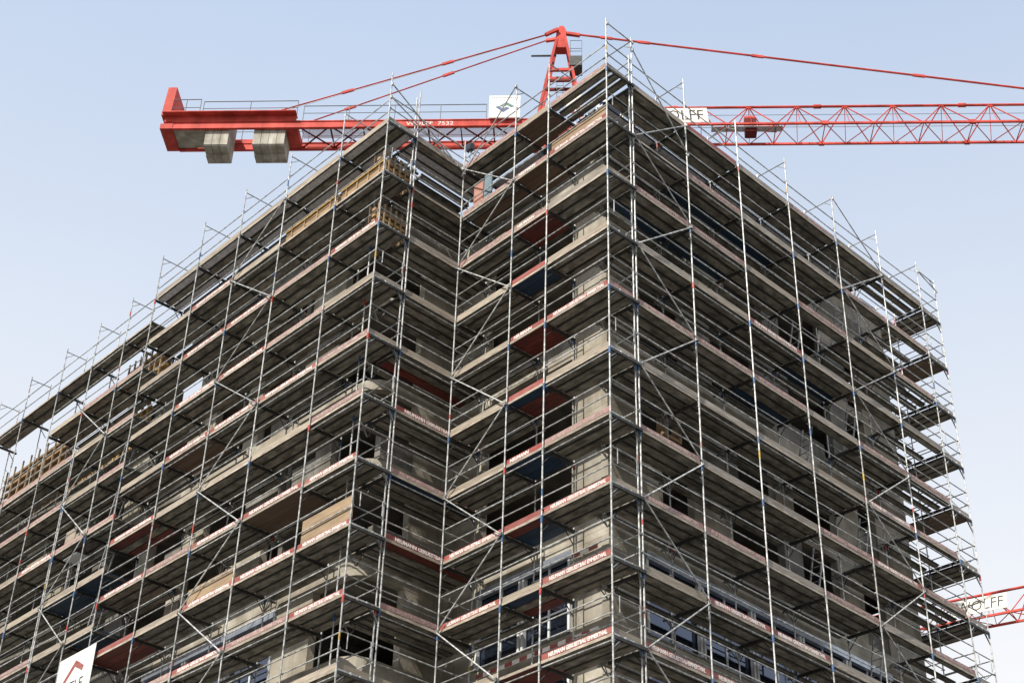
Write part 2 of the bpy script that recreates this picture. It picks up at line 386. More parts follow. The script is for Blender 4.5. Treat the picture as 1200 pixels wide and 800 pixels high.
# -- shaded return face, beside the inner corner
for k in range(10):
    toe = ['grey', 'none', 'grey', 'wood', 'wood', 'text', 'faded', 'text', 'faded', 'wood'][k]
    deck = ['steel', 'steel', 'steel', 'steel', 'red', 'steel', 'blue', 'red', 'steel', 'steel'][k]
    decks = {4: ['steel', 'steel', 'red'], 6: ['blue', 'steel', 'steel'], 7: ['red', 'steel', 'steel']}.get(k)
    bay(AC, 1.20, 4.55-1.20 if k else 4.6-1.2, -2.0*k, toe, deck, f"{LOOK[toe]} {DECKW[deck]} scaffold bay, {ORD[k]} lift, shaded return face beside the inner corner", G_AC,
        decks=decks if k else ['steel', 'alu', 'alu'], console=k > 0, roof=3 if k == 0 else 0, roof_x=1.22, rails=(.57, 1.05) if k else (.50, .98))

# -- sunlit wing face
N_LW = [10, 10, 9, 9, 8]
TOE_LW = {(0,0):'wood',(1,0):'wood',(2,0):'wood',(3,0):'wood',(4,0):'grey',(0,1):'none',(1,1):'none',(2,1):'wood',(3,1):'text',(4,1):'wood',(0,2):'text',(0,3):'wood',(1,3):'faded',(0,4):'faded',
          (1,4):'text',(2,4):'text',(0,5):'faded',(1,5):'wood',(2,5):'wood',(0,6):'text',(1,6):'text',(2,6):'text',(0,7):'text',(1,7):'text',(2,7):'text',(0,8):'text',(1,8):'faded',(2,8):'text',
          (0,9):'wood',(3,5):'wood',(3,6):'faded',(3,7):'wood',(4,7):'red',(4,6):'text'}
for i in range(5):
    L = U_LW[i+1]-U_LW[i]
    for k in range(N_LW[i]):
        toe = TOE_LW.get((i, k)) or pick(rr, (('faded', .45), ('text', .3), ('wood', .25)))
        deck = 'red' if (i, k) in ((4, 5), (4, 7)) else ('wood' if (i, k) in ((3, 4), (1, 6)) else 'steel')
        decks = ['red', 'steel', 'red'] if (i, k) == (4, 5) else None
        bay(LW, -U_LW[i+1], L, -2.0*k, toe, deck, f"{LOOK[toe]} {DECKW[deck]} scaffold bay, {ORD[k]} lift, {NTH[i]} from wing corner, sunlit wing face", G_LW,
            decks=decks if k else ['alu', 'steel', 'alu'], last=(i == 0), console=k > 0 and i > 0 and (i+k) % 3 > 0, roof=(3 if i < 3 else 2) if k == 0 else 0, roof_cut=1.22 if i == 0 else 0, rails=(.57, 1.05) if k else (.50, .98))
N_FAR = [8, 8, 7, 6, 5]
for i in range(5):
    L = U_FAR[i+1]-U_FAR[i]
    for k in range(N_FAR[i]):
        if k == 1 and i >= 3: continue
        toe = 'none' if k == 0 else pick(rr, (('faded', .4), ('text', .25), ('wood', .35)))
        deck = 'steel'
        if (i, k) in ((0, 5), (0, 6), (1, 5)): deck = 'blue'; toe = 'wood'
        bay(LW, -U_FAR[i+1], L, -1.0-1.98*k, toe, deck, f"{LOOK[toe]} {DECKW[deck]} scaffold bay, {ORD[k]} lift, {NTH[i]} along the lower wing end", G_FAR,
            last=(i == 0), strips=2 if k == 0 else 3, console=k > 0, rails=(.57, 1.05) if k else (.55, 1.10), dep=DEP if k else .85)
# -- open far end face
for i in range(2):
    for k in range(9):
        deck = 'wood' if k in (1, 4) else 'steel'
        bay(EF, 2.5*i+.0, 2.5, -2.0*k-.14, 'grey', deck, f"grey edged {DECKW[deck]} scaffold bay, {ORD[k]} lift, {NTH[i]} round the open far end", G_EF, console=False, last=(i == 1), dep=1.10, rails=(.57, 1.05))

# ------------------------------------------------------------------ end frames across the scaffold depth
def end_frame(face, u0, u1, z, label, group, toe=None, k=0):
    L = u1-u0
    t = thing('end_frame', label, 'scaffold frame', face.pt(u0, 0, z), face.a, group)
    b = MB().box(.03, L-.03, -.012, .022, -.035, .055)
    b.build('ledger', M['galv'], t)
    for x in (L*.36, L*.62):
        MB().box(x-.02, x+.02, -.05, -.013, -.03, .045).build('coupler', M['galv'], t)
    MB().tube((.02, 0, -.30), (.30, 0, -.03), .016, 6).build('gusset', M['galv'], t)
    MB().tube((L-.02, 0, -.42), (L-.26, 0, -.04), .016, 6).build('gusset', M['galv_dull'], t)
    for rz in (.57, 1.05): MB().tube((0, .03, rz), (L, .03, rz), .018, 8).build('guard_rail', M['galv_dull'], t)
    if toe: MB().box(.04, L-.04, .026, .052, .072, .22).build('toe_board', M[toe], t)
    if group.endswith('far end'):
        MB().tube((L*.3, .25, .62), (L*.85, .25, .45), .012, 6).tube((L*.85, .25, .45), (L, .1, .62), .012, 6).build('handle', M['galv_dull'], t)
    if k % 2 == 1:     # hooked handle of the end guard
        for x in (L*.22, L*.86):
            MB().tube((x, .0, .62), (x, .0, 1.05), .014, 6).build('handle', M['galv'], t)
    return t
for k in range(11):
    end_frame(RF, 0, 1.14, -2.0*k, f"short bright end frame closing the near corner at the {ORD[k]} lift", 'end frames of the near corner', ['toe_grey', None, 'toe_wood', None, 'toe_faded', 'toe_grey', None, 'toe_wood', None, 'toe_wood', 'toe_wood'][k], k)
for k in range(10):
    end_frame(AC, 0, 1.20, -2.0*k, f"short grey end frame closing the wing corner at the {ORD[k]} lift", 'end frames of the wing corner', ['toe_grey', None, None, 'toe_grey', 'toe_wood', None, None, None, None, 'toe_wood'][k], k)
for k in range(9):
    end_frame(RF, 16.82, 17.95, -2.0*k-.14, f"short grey end frame at the open far end, {ORD[k]} lift", 'end frames of the far end', 'toe_grey', k)

# ------------------------------------------------------------------ scaffold posts
def post(face, u, n, top, label, group, collars, cross=None, zoff=0.0, crossn=None):
    x, y, _ = face.pt(u, n, 0)
    t = thing('scaffold_post', label, 'scaffold post', (x, y, 0), face.a, group)
    pr = random.Random(hash((round(u*100), round(n*100), round(x*10))) & 0xffff)
    MB().tube((0, 0, 0.05), (0, 0, Z0+top), .0225, 8).build('tube', M['galv'], t)
    MB().box(-.08, .08, -.08, .08, .004, .05).build('base_plate', M['galv_dull'], t)
    for z in collars:
        kind = pr.random()
        m = M['blue_paint'] if kind < .38 else M['red_paint'] if kind < .48 else M['galv_dull']
        zz = Z0+z-.10
        b = MB().tube((0, 0, zz-.10), (0, 0, zz+.10), .034, 8); b.build('collar', m, t)
        if pr.random() < .15:
            z2 = zz + pr.uniform(.4, 1.4)
            MB().tube((0, 0, z2), (0, 0, z2+pr.uniform(.12, .3)), .0262, 8).build('paint_band', pr.choice((M['yellow_paint'], M['red_paint'], M['blue_paint'], M['toe_faded'])), t)
        # stub of the guard rail holder
        MB().tube((0, -.02, Z0+z+.57), (0, .075, Z0+z+.57), .014, 6).build('rail_holder', M['galv_dull'], t)
        MB().tube((0, -.02, Z0+z+1.05), (0, .075, Z0+z+1.05), .014, 6).build('rail_holder', M['galv_dull'], t)
    if cross:
        zc = Z0+top-.14
        MB().tube((0, 0, zc), (0, cross, zc), .018, 8).build('cross_bar', M['galv_dull'], t)
        MB().tube((0, 0, zc-.28), (0, min(.3, cross), zc-.02), .012, 6).build('knee_strut', M['galv_dull'], t)
    return t
def lifts(n, off=0.0, step=2.0): return [off - step*k for k in range(n)]
P_G = {'out': 'outer posts along the shaded long face', 'in': 'inner posts along the shaded long face'}
for i, u in enumerate(U_RF):
    post(RF, u, 0, 2.0, f"bright outer scaffold post, {NTH[i]} after the near corner on the shaded long face", 'outer posts on the shaded long face', lifts(11), cross=DEP)
    if i: post(RF, u, DEP, 1.96, f"grey inner scaffold post, {NTH[i]} after the near corner on the shaded long face", 'inner posts on the shaded long face', lifts(10))
post(RF, 1.03, .02, 1.2, "thin doubled post standing beside the near corner's second post", 'outer posts on the shaded long face', lifts(11))
for i, s in enumerate(U_FC):
    w = ['at the near corner', 'second from the near corner', 'third from the near corner', 'in the inner corner'][i]
    post(FC, -s, 0, 2.0 if i < 3 else 1.2, f"bright outer scaffold post {w} on the sunlit short face", 'outer posts on the sunlit short face', lifts(11), cross=DEP if i in (1, 2, 3) else None)
    if i: post(FC, -s, DEP, 1.6, f"grey inner scaffold post {w} on the sunlit short face", 'inner posts on the sunlit short face', lifts(11))
post(AC, 1.20, 0, 1.98, "bright outer post doubled beside the wing corner on the return face", 'outer posts on the return face', lifts(10))
post(AC, 1.10, .03, 1.7, "thin post clamped beside the wing corner's second post", 'outer posts on the return face', lifts(10))
post(AC, 0.62, 1.1, -.6, "short inner post behind the wing corner", 'outer posts on the return face', lifts(10)[1:])
for i, s in enumerate(U_LW):
    w = 'at the wing corner' if i == 0 else f'{NTH[i]} from the wing corner'
    post(LW, -s, 0, 2.0 if i else 2.0, f"bright outer scaffold post {w} on the sunlit wing face", 'outer posts on the sunlit wing face', lifts(10), cross=DEP if i else None)
    if i: post(LW, -s, DEP, -.1 if i < 5 else 1.9, f"grey inner scaffold post {w} on the sunlit wing face", 'inner posts on the sunlit wing face', lifts(10))
for i, s in enumerate(U_FAR):
    if i:
        post(LW, -s, 0, 1.0, f"bright outer scaffold post, {NTH[i-1]} along the lower wing end", 'outer posts of the lower wing end', lifts(9, -1.0), cross=.85)
        post(LW, -s, .85, 1.0, f"pale inner scaffold post, {NTH[i-1]} along the lower wing end", 'inner posts of the lower wing end', lifts(8, -1.0))
post(LW, -17.45, -.02, -5.0, "doubled post clamped to the lower wing end scaffold", 'outer posts of the lower wing end', lifts(6, -7.0))
for i, (u, n) in enumerate(((0, 0), (2.5, 0), (5.0, 0))):
    post(EF, u, n, 1.8, f"pale outer scaffold post, {NTH[i]} round the open far end", 'posts of the open far end', lifts(9, -.14), cross=1.1)

# ------------------------------------------------------------------ diagonal braces
def brace(face, u0, z0, u1, z1, label, group):
    p = Vector(face.pt(u0, -.055, z0)); q = Vector(face.pt(u1, -.055, z1))
    t = thing('diagonal_brace', label, 'scaffold brace', p, 0, group)
    MB().tube((0, 0, 0), q-p, .021, 8).build('tube', M['galv'], t)
    d = (q-p).normalized()
    for c in (Vector((0, 0, 0)), q-p):
        MB().tube(c-d*.0+Vector((0, 0, -.05)), c+Vector((0, 0, .05)), .036, 8).build('clamp', M['galv_dull'], t)
def zig(face, ua, ub, k0, k1, a_even, what, group, off=0.0, step=2.0):
    for k in range(k0, k1):
        ka, kb = (k, k+1) if (k % 2 == 0) == a_even else (k+1, k)
        brace(face, ua, off-step*ka, ub, off-step*kb, f"diagonal tube between the {ORD[k]} and {ORD[k+1]} lifts {what}", group)
zig(RF, 1.14, 3.63, 0, 10, False, 'beside the near corner, shaded face', 'diagonals beside the near corner')
zig(RF, 11.58, 14.27, 0, 9, False, 'at the far part of the shaded face', 'diagonals at the far part of the shaded face')
zig(FC, -6.494, -4.01, 0, 10, True, 'beside the inner corner', 'diagonals beside the inner corner')
zig(LW, -8.08, -5.39, 0, 9, False, 'in the third bay of the wing face', 'diagonals in the third bay of the wing')
zig(LW, -17.61, -15.26, 1, 7, False, 'on the lower wing end', 'diagonals on the lower wing end', off=-1.0, step=1.98)
# top lift guard diagonals and odd braces seen against the sky
brace(RF, 1.14, 1.45, 3.63, -1.2, "dark brace slanting across the top guard rails beside the near corner", 'top braces')
brace(RF, 11.58, 1.85, 14.27, 0.0, "dark brace slanting across the top guard rails near the far end", 'top braces')
brace(FC, -6.494, -.3, -4.01, 1.9, "dark brace rising in front of the white crane logo sign", 'top braces')
brace(AC, 0, 1.5, 3.23, -.2, "long dark brace falling from the wing corner to the inner corner above the top lift", 'top braces')
brace(AC, 0, 0.95, 2.9, -.05, "lower dark brace falling from the wing corner to the inner corner", 'top braces')
brace(RF, 0, 1.75, 1.14, 1.75, "short bar joining the two tall posts over the near corner", 'top braces')
brace(RF, 16.82, 1.55, 17.95, 1.25, "upper short guard bar at the open far end", 'top braces')

# ------------------------------------------------------------------ ladders inside the scaffold
def ladder(face, u, z, lean, label, group, n=.62):
    t = thing('access_ladder', label, 'ladder', face.pt(u, n, z), face.a, group)
    H = 2.05
    for y in (-.17, .17):
        MB().bar((0, y, .07), (lean, y, H), .03, .055).build('stile', M['galv_dull'], t)
    for i in range(7):
        f = (i+.7)/7.4; z_ = .07 + (H-.07)*f
        MB().tube((lean*f, -.155, z_), (lean*f, .155, z_), .014, 6).build('rung', M['galv_dull'], t)
for j, (i, k) in enumerate(((4, 1), (4, 2), (3, 3), (4, 4), (3, 5), (4, 6), (3, 7), (4, 8))):
    ladder(RF, U_RF[i]+.25, -2.0*k, .55, f"aluminium ladder leaning up from the {ORD[k]} lift, {NTH[i]} bay of the shaded face", 'ladders inside the scaffold')
for j, k in enumerate((3, 4, 5, 6)):
    ladder(LW, -14.9, -1.0-1.98*k, .6, f"aluminium ladder leaning up from the {ORD[k]} lift of the lower wing end", 'ladders inside the scaffold')

# ------------------------------------------------------------------ building
B = thing('unfinished_building', "raw concrete apartment block under construction wrapped in scaffolding", 'building')
def fpt(face, u, n, z):
    p = face.pt(u, n, z); return p
def fbox(mb, face, u0, u1, n0, n1, z0, z1):
    vs = [face.pt(u, n, z) for z in (z0, z1) for n in (n0, n1) for u in (u0, u1)]
    mb.add(vs, [(0,2,3,1),(4,5,7,6),(0,1,5,4),(2,6,7,3),(0,4,6,2),(1,3,7,5)])
WN = 1.60
def band_z(j): return -14.2+3*j
# corner outline: rounded bands. Outer wall outline as a polyline per floor, FC/RF corner and wing corner rounded
def arc(p0, pc, p1, r, n=7):
    """round the corner pc between p0 and p1"""
    pc = Vector(pc); a = (Vector(p0)-pc).normalized(); b = (Vector(p1)-pc).normalized()
    ang = a.angle(b); d = r/math.tan(ang/2); c = pc + (a+b).normalized()*(r/math.sin(ang/2))
    s0 = pc+a*d-c; s1 = pc+b*d-c; out = []
    for i in range(n+1):
        t = i/n; v = s0.slerp(s1, t) if False else (s0*(1-t)+s1*t).normalized()*r; out.append(c+v)
    return out
def isect(f1, n1, f2, n2):
    """plan point where facade f1 at depth n1 meets f2 at depth n2"""
    p = Vector(f1.pt(0, n1, 0)[:2]); d = Vector((math.cos(f1.a), math.sin(f1.a)))
    q = Vector(f2.pt(0, n2, 0)[:2]); e = Vector((math.cos(f2.a), math.sin(f2.a)))
    den = d.x*e.y-d.y*e.x; t = ((q.x-p.x)*e.y-(q.y-p.y)*e.x)/den
    return p+d*t
XEND = 16.55
def outline(n, rc, s_end):
    far = Vector(LW.pt(-s_end, n, 0)[:2])
    wc = isect(LW, n, AC, n); ic = isect(AC, n, FC, n); nc = isect(FC, n, RF, n)
    end = Vector((XEND-(n-WN), n))
    pts = [far]
    pts += arc(far, wc, ic, rc) if rc else [wc]
    pts += [ic]
    pts += [nc]
    pts += [end]
    return pts
def band(z0, z1, n0=WN, th=.25, s_end=30, rc=.75, m='concrete', name='spandrel', main=True, wing=True):
    po = outline(n0, rc, s_end); pi = outline(n0+th, max(rc-th, .2) if rc else 0, s_end)
    mb = MB()
    k0, k1 = 0, len(po)
    for i in range(len(po)-1):
        mid = (po[i]+po[i+1])/2
        is_wing = i < 9 if rc else i < 2
        if (is_wing and not wing) or ((not is_wing) and not main): continue
        a, b, c, d = po[i], po[i+1], pi[i+1], pi[i]
        mb.prism([a, b, c, d], 'z', z0+Z0, z1+Z0)
    return mb.build(name, M[m], B)
def wall(face, u0, u1, z0, z1, n0=WN, n1=WN+.25, m='concrete', name='wall_pier'):
    mb = MB(); fbox(mb, face, u0, u1, n0+.004, n1, z0, z1); return mb.build(name, M[m], B)
uw0 = 1.62
icx = isect(AC, WN, FC, WN); U_IC = icx.x-AX; S_IC = (Vector(icx)).length
s_ic = -( (icx.x-FC.o[0])*math.cos(FC.a)+(icx.y-FC.o[1])*math.sin(FC.a))
ncx = isect(FC, WN, RF, WN).x
for j in range(-2, 5):
    z = band_z(j)
    if j <= 1: band(z, z+.66)
    elif j <= 3: band(z, z+.34)
    else:
        band(z, z+.62, main=True, wing=True, s_end=13.6)
# storeys between the bands
prr = random.Random(5)
for j in range(-2, 5):
    zb = band_z(j-1) + (.66 if j-1 <= 1 else .34); zt = band_z(j)
    e = .003
    zb += e; zt -= e
    cm = 'concrete'
    # near corner piers
    wall(FC, -3.07, -1.62-.24, zb, zt); wall(RF, ncx+.0, 3.1, zb, zt)
    # inner corner piers
    wall(FC, -s_ic, -6.85, zb, zt); wall(AC, 3.30, U_IC, zb, zt)
    # end of the long face and the end wall
    wall(RF, 14.6 if j != 0 else 15.2, XEND, zb, zt)
    mb = MB(); mb.box(XEND-.25, XEND-.004, WN+.26, 14, zb+Z0, zt+Z0); mb.build('end_wall', M['concrete_dark'], B)
    if j in (0, -1):
        wall(LW, -5.4, -3.7, zb, zt)
        for s in (13.2, 19.0): wall(LW, -s-1.2, -s, zb, zt)
    else:
        # raw storeys: irregular piers and half closed openings
        if j == 1: 
            wall(RF, 3.1, 3.9, zb, zt)
        u = 5.4 + (prr.uniform(-.6, .8))
        while u < 13.6:
            w = prr.choice((.9, 1.3, 1.7)); 
            wall(RF, u, u+w, zb, zt, m=prr.choice(('concrete', 'concrete_dark')))
            if prr.random() < .5: wall(RF, u+w+.004, min(u+w+prr.uniform(.8, 2.0), 14.5), zb, zb+prr.uniform(.5, 1.1), m='concrete_dark', name='parapet')
            u += w + prr.uniform(1.6, 2.8)
        s = 3.6 + prr.uniform(-.3, .3)
        smax = 26 if j < 4 else 13
        while s < smax:
            w = prr.choice((.8, 1.2, 1.7)); wall(LW, -s-w, -s, zb, zt, m=prr.choice(('concrete', 'concrete', 'concrete_dark')))
            if prr.random() < .5: wall(LW, -s-w-prr.uniform(.7, 1.6), -s-w-.004, zb, zb+prr.uniform(.5, 1.0), m='concrete_dark', name='parapet')
            s += w + prr.uniform(1.7, 2.8)
        if j in (1, 3): wall(FC, -6.845, -3.075, zb, zb+.9, m='concrete_dark', name='parapet')
        wall(AC, 2.05, 3.295, zb, zb+.85, m='concrete_dark', name='parapet') if j in (1, 2) else None
# attic of the main block
mb = MB(); fbox(mb, RF, ncx+.3, XEND, WN+.01, WN+.28, -1.575, -.12); mb.build('attic_wall', M['concrete_dark'], B)
mb = MB(); fbox(mb, AC, 1.9, U_IC, WN+.01, WN+.28, -1.575, -.16); mb.build('edge_beam', M['concrete'], B)
mb = MB(); fbox(mb, FC, -s_ic, -1.9, WN+.35, WN+.6, -1.575, -.15); mb.build('attic_wall', M['concrete_dark'], B)
mb = MB(); fbox(mb, LW, -13.4, -2.2, WN+.15, WN+.35, -1.575, -.35); mb.build('attic_wall', M['concrete_dark'], B)
for s0, s1, m_, top in ((13.62, 15.4, 'concrete_dark', -3.05), (15.41, 17.6, 'concrete', -3.3), (17.61, 20.4, 'concrete_dark', -3.05), (20.41, 30, 'concrete', -3.2)):
    mb = MB(); fbox(mb, LW, -s1, -s0, WN+.01, WN+.26, -4.855, top); mb.build('parapet', M[m_], B)
# inner rooms: floors, partitions, lower storeys
for j in range(-2, 5):
    z = band_z(j)
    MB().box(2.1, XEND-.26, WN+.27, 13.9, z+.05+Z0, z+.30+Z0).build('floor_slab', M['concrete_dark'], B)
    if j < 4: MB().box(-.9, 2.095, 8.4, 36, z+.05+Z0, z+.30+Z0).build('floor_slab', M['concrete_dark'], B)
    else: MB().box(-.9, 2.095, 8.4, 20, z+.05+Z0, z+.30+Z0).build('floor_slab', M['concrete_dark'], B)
zlo, zhi = band_z(-2)-.3+Z0, -1.9+Z0
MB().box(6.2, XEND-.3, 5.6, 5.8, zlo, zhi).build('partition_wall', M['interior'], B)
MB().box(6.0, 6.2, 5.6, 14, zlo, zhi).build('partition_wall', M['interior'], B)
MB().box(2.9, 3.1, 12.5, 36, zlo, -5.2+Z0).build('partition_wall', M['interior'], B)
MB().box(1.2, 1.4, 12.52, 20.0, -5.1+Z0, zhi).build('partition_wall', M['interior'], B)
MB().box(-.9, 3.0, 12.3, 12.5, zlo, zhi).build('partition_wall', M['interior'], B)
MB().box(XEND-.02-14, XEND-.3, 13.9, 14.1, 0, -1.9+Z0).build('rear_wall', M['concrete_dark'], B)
# plain lower storeys down to the street
lo = outline(WN+.02, 0, 30)
zz = band_z(-2)-.004+Z0
mb = MB(); mb.prism([lo[0], lo[1], lo[2], lo[3], lo[4], Vector((XEND, 14)), Vector((3, 14)), Vector((3, lo[0].y))], 'z', 0.004, zz); mb.build('lower_storeys', M['concrete'], B)

# windows of the finished storeys
def window(face, u0, u1, z0, z1, n=WN+.10, shutter=True, mull=2, blue=False):
    w = MB(); f = .055
    def fb(a0, a1, b0, b1, d0=0, d1=.07): fbox(w, face, a0, a1, n+d0, n+d1, b0, b1)
    fb(u0, u0+f, z0, z1); fb(u1-f, u1, z0, z1); fb(u0+f+.001, u1-f-.001, z0, z0+f); fb(u0+f+.001, u1-f-.001, z1-f, z1)
    for i in range(1, mull):
        x = u0+(u1-u0)*i/mull; fb(x-.035, x+.035, z0+f+.001, z1-f-.001, .002, .068)
    fb(u0+f+.001, u1-f-.001, z0+.75, z0+.80, .004, .06)
    fr = w.build('window', M['frame_white'] if not blue else M['frame_grey'], B)
    g_ = MB(); fbox(g_, face, u0+f, u1-f, n+.03, n+.045, z0+f, z1-f); g_.build('pane', M['glass'], fr)
    if shutter:
        s_ = MB(); fbox(s_, face, u0-.03, u1+.025, n-.16, n-.004, z1-.22, z1+.0); s_.build('shutter_box', M['shutter'], fr)
    s2 = MB(); fbox(s2, face, u0+.01, u1-.01, n-.13, n-.004, z0-.02, z0+.03); s2.build('sill', M['galv_dull'], fr)
    q_ = MB(); fbox(q_, face, u1-.10, u1-.02, n-.12, n-.006, z0+.031, z1-.225); q_.build('guide_rail', M['frame_white'], fr)
    # roller guide posts that stand proud of the joint
    p_ = MB(); fbox(p_, face, u0-.01, u0+.07, n-.12, n-.006, z0+.031, z1-.225); p_.build('guide_rail', M['frame_white'], fr)
for j in (0, -1):
    zt = band_z(j)-.005; zb = band_z(j-1)+.66+.03
    window(FC, -6.83, -5.02, zb, zt); window(FC, -4.96, -3.09, zb, zt)
    for i in range(5): window(RF, 3.13+2.27*i, 3.13+2.27*(i+1)-.06, zb, zt)
    for i in range(3): window(LW, -5.43-2.4*(i+1)+.06, -5.43-2.4*i, zb, zt)
    for i in range(2): window(LW, -14.5-2.2*(i+1)+.06, -14.5-2.2*i, zb, zt)

# ------------------------------------------------------------------ loose site things
def sheet(name, label, cat, face, u0, u1, z0, z1, n, m, th=.02, tilt=0.0, group=None, dz=0.0):
    t = thing(name, label, cat, face.pt(u0, n, z0), face.a, group)
    L = u1-u0; H = z1-z0
    mb = MB(); mb.add([(0,0,0),(L,0,dz),(L,th,dz),(0,th,0),(0,tilt,H),(L,tilt,H+dz),(L,tilt+th,H+dz),(0,tilt+th,H)],
                      [(0,1,5,4),(1,2,6,5),(2,3,7,6),(3,0,4,7),(4,5,6,7),(3,2,1,0)])
    mb.build('panel', m, t); return t
sheet('plywood_sheet', "tan plywood sheet behind red lettered board at the wing corner's eighth lift", 'plywood sheet', LW, -2.35, -.1, -13.92, -13.05, .10, M['ply'])
sheet('plywood_sheet', "tan plywood sheet standing at the eighth lift, third wing bay", 'plywood sheet', LW, -7.95, -5.5, -13.92, -13.30, .10, M['ply'])
sheet('plywood_sheet', "sunlit orange plywood board along the second lift next to the near corner", 'plywood sheet', FC, -2.45, -.15, -1.92, -1.42, .11, M['ply'])
sheet('plywood_sheet', "grey plywood sheet at the seventh lift, third bay of the shaded face", 'plywood sheet', RF, 5.0, 6.2, -11.92, -11.3, .9, M['toe_wood'])
for i, (a, b) in enumerate(((.15, 2.35), (2.55, 5.3))):
    t = sheet('formwork_girder', f"orange formwork girder lying along the second lift, {NTH[i]} wing bay", 'formwork girder', LW, -b, -a, -1.90, -1.45, .16, M['timber'], .05)
    MB().box(0, b-a, -.05, .10, .455, .52).build('flange', M['timber_yellow'], t)
    MB().box(0, b-a, -.05, .10, -.02, -.002).build('flange', M['timber_yellow'], t)
    for q in range(4): MB().box((b-a)*(q+.5)/4-.03, (b-a)*(q+.5)/4+.03, -.04, -.002, 0, .45).build('stiffener', M['timber'], t)
# timber trestles of shuttering at the wing corner
def shuttering(face, u0, u1, n0, z, H, label, nb=5, rows=4, dark=False):
    t = thing('shuttering_rack', label, 'shuttering', face.pt(u0, n0, z), face.a, 'timber shuttering at the roof edge')
    L = u1-u0
    for i in range(nb):
        x = L*(i+.3)/nb
        MB().bar((x, -.09, 0), (x+.05, -.085, H*(1.08 if not dark and nb < 7 else .98)), .055, .05).build('strut', M['ply'], t)
    for i in range(rows):
        zz = H*(.12+.84*i/rows); MB().box(0, L, -.05, .095, zz, zz+.11).build('beam', M['timber_yellow'] if i % 2 and not dark else M['timber_dark'] if dark else M['timber'], t)
    MB().box(0, L, .22, .25, .0, H).build('facing', M['deck_wood'], t)
    return t
shuttering(AC, .40, 1.75, .80, -1.925, 1.35, "stacked timber shuttering under the top lift at the wing corner", 6, 5)
shuttering(AC, .40, 1.75, .80, -3.925, 1.30, "stacked timber shuttering under the second lift at the wing corner", 6, 5)
shuttering(LW, -16.4, -13.6, .95, -2.9, 1.75, "brown timber shuttering hanging over the stepped lower wing end", 7)
shuttering(LW, -26.0, -20.6, 1.1, -4.9, 3.0, "dark timber shuttering at the outer end of the wing roof", 8, 7, True)
for i, (a, b, z) in enumerate(((17.0, 20.0, -4.85), (20.2, 23.0, -4.85), (15.0, 16.8, -4.85))):
    t = thing('wall_formwork', f"yellow framed wall formwork panel, {['between second and third lifts', 'beside the brown rack', 'nearest the step'][i]} of the lower wing end", 'wall formwork', LW.pt(-b, 1.34, z), LW.a, 'yellow formwork panels')
    MB().box(0, b-a, .10, .14, 0, 1.6).build('facing', M['ply'], t)
    for zz in (0, .5, 1.0, 1.5): MB().box(0, b-a, 0, .098, zz, zz+.12).build('waler', M['timber_yellow'], t)
    n_ = 4
    for q in range(n_+1): MB().box((b-a-.1)*q/n_, (b-a-.1)*q/n_+.1, -.06, -.002, -.05, 1.65).build('stud', M['timber_yellow'], t)
# two panels standing in the inner corner
sheet('standing_board', "salmon pink board standing on the second lift at the inner corner", 'board', FC, -6.35, -5.9, -1.92, -.60, .35, M['pink_panel'], .04)
sheet('standing_board', "blue grey board standing beside the salmon pink board", 'board', FC, -5.86, -5.5, -1.92, -.45, .36, M['bluegrey_panel'], .04)
# window former in the opening of the shaded face
t = thing('window_former', "small pale timber box frame set in the shaded wall beside the near corner", 'timber frame', RF.pt(3.92, 1.48, -10.35), 0)
for a in ((0, .09, 0, .75), (.66, .75, 0, .75)): MB().box(a[0], a[1], 0, .3, a[2], a[3]).build('side_board', M['timber'], t)
for z in (0.002, .66): MB().box(.092, .658, 0, .3, z, z+.088).build('cross_board', M['timber'], t)
# red and white warning boards along the sills
def warning(face, u0, u1, z, n, label):
    t = thing('warning_board', label, 'warning board', face.pt(u0, n, z), face.a, 'red and white warning boards')
    L = u1-u0; k = max(3, int(L/.28)); 
    MB().box(0, L, .0, .025, 0, .12).build('board', M['letter_white'], t)
    for i in range(0, k, 2):
        MB().box(L*i/k, L*(i+1)/k, -.003, .0, .001, .119).build('stripe', M['toe_red'], t)
warning(FC, -6.4, -1.8, -16.95, 1.30, "red and white striped board along the sill of the sunlit short face")
warning(FC, -2.7, -1.75, -14.72, 1.25, "short red and white striped board by the near corner pier")
warning(RF, 3.2, 4.6, -14.95, 1.3, "short red and white striped board in the shaded window strip")
warning(LW, -4.6, -2.0, -17.0, 1.3, "red and white striped cord on the lowest wing balcony edge")
# banner
t = thing('banner', "white company banner with a red roof chevron hung on the wing scaffold", 'banner', LW.pt(-15.05, -.09, -15.1), LW.a)
MB().box(0, 2.25, 0, .012, 0, 1.55).build('sheet', M['white'], t)
mb = MB(); mb.prism([(.25, .52), (1.10, 1.30), (1.68, .98), (1.62, .82), (1.10, 1.08), (.36, .42)], 'y', -.006, -.001); mb.build('roof_mark', M['toe_red'], t)
mb = MB(); mb.prism([(1.10, 1.30), (1.72, 1.0), (1.60, .80), (1.06, 1.06)], 'y', -.008, -.0065)
for s_, (x, z, sz) in (("ATLE", (.55, .22, .55)), ("x", (.28, 1.0, .3)), ("Bau", (.6, -.02+.06, .2))):
    if s_ != "ATLE": continue
    me, w_ = text_mesh(s_, sz, .002, M['ink']); o = place('lettering', me, t); o.rotation_euler = (R(90), 0, 0); o.location = (x, -.003, z)
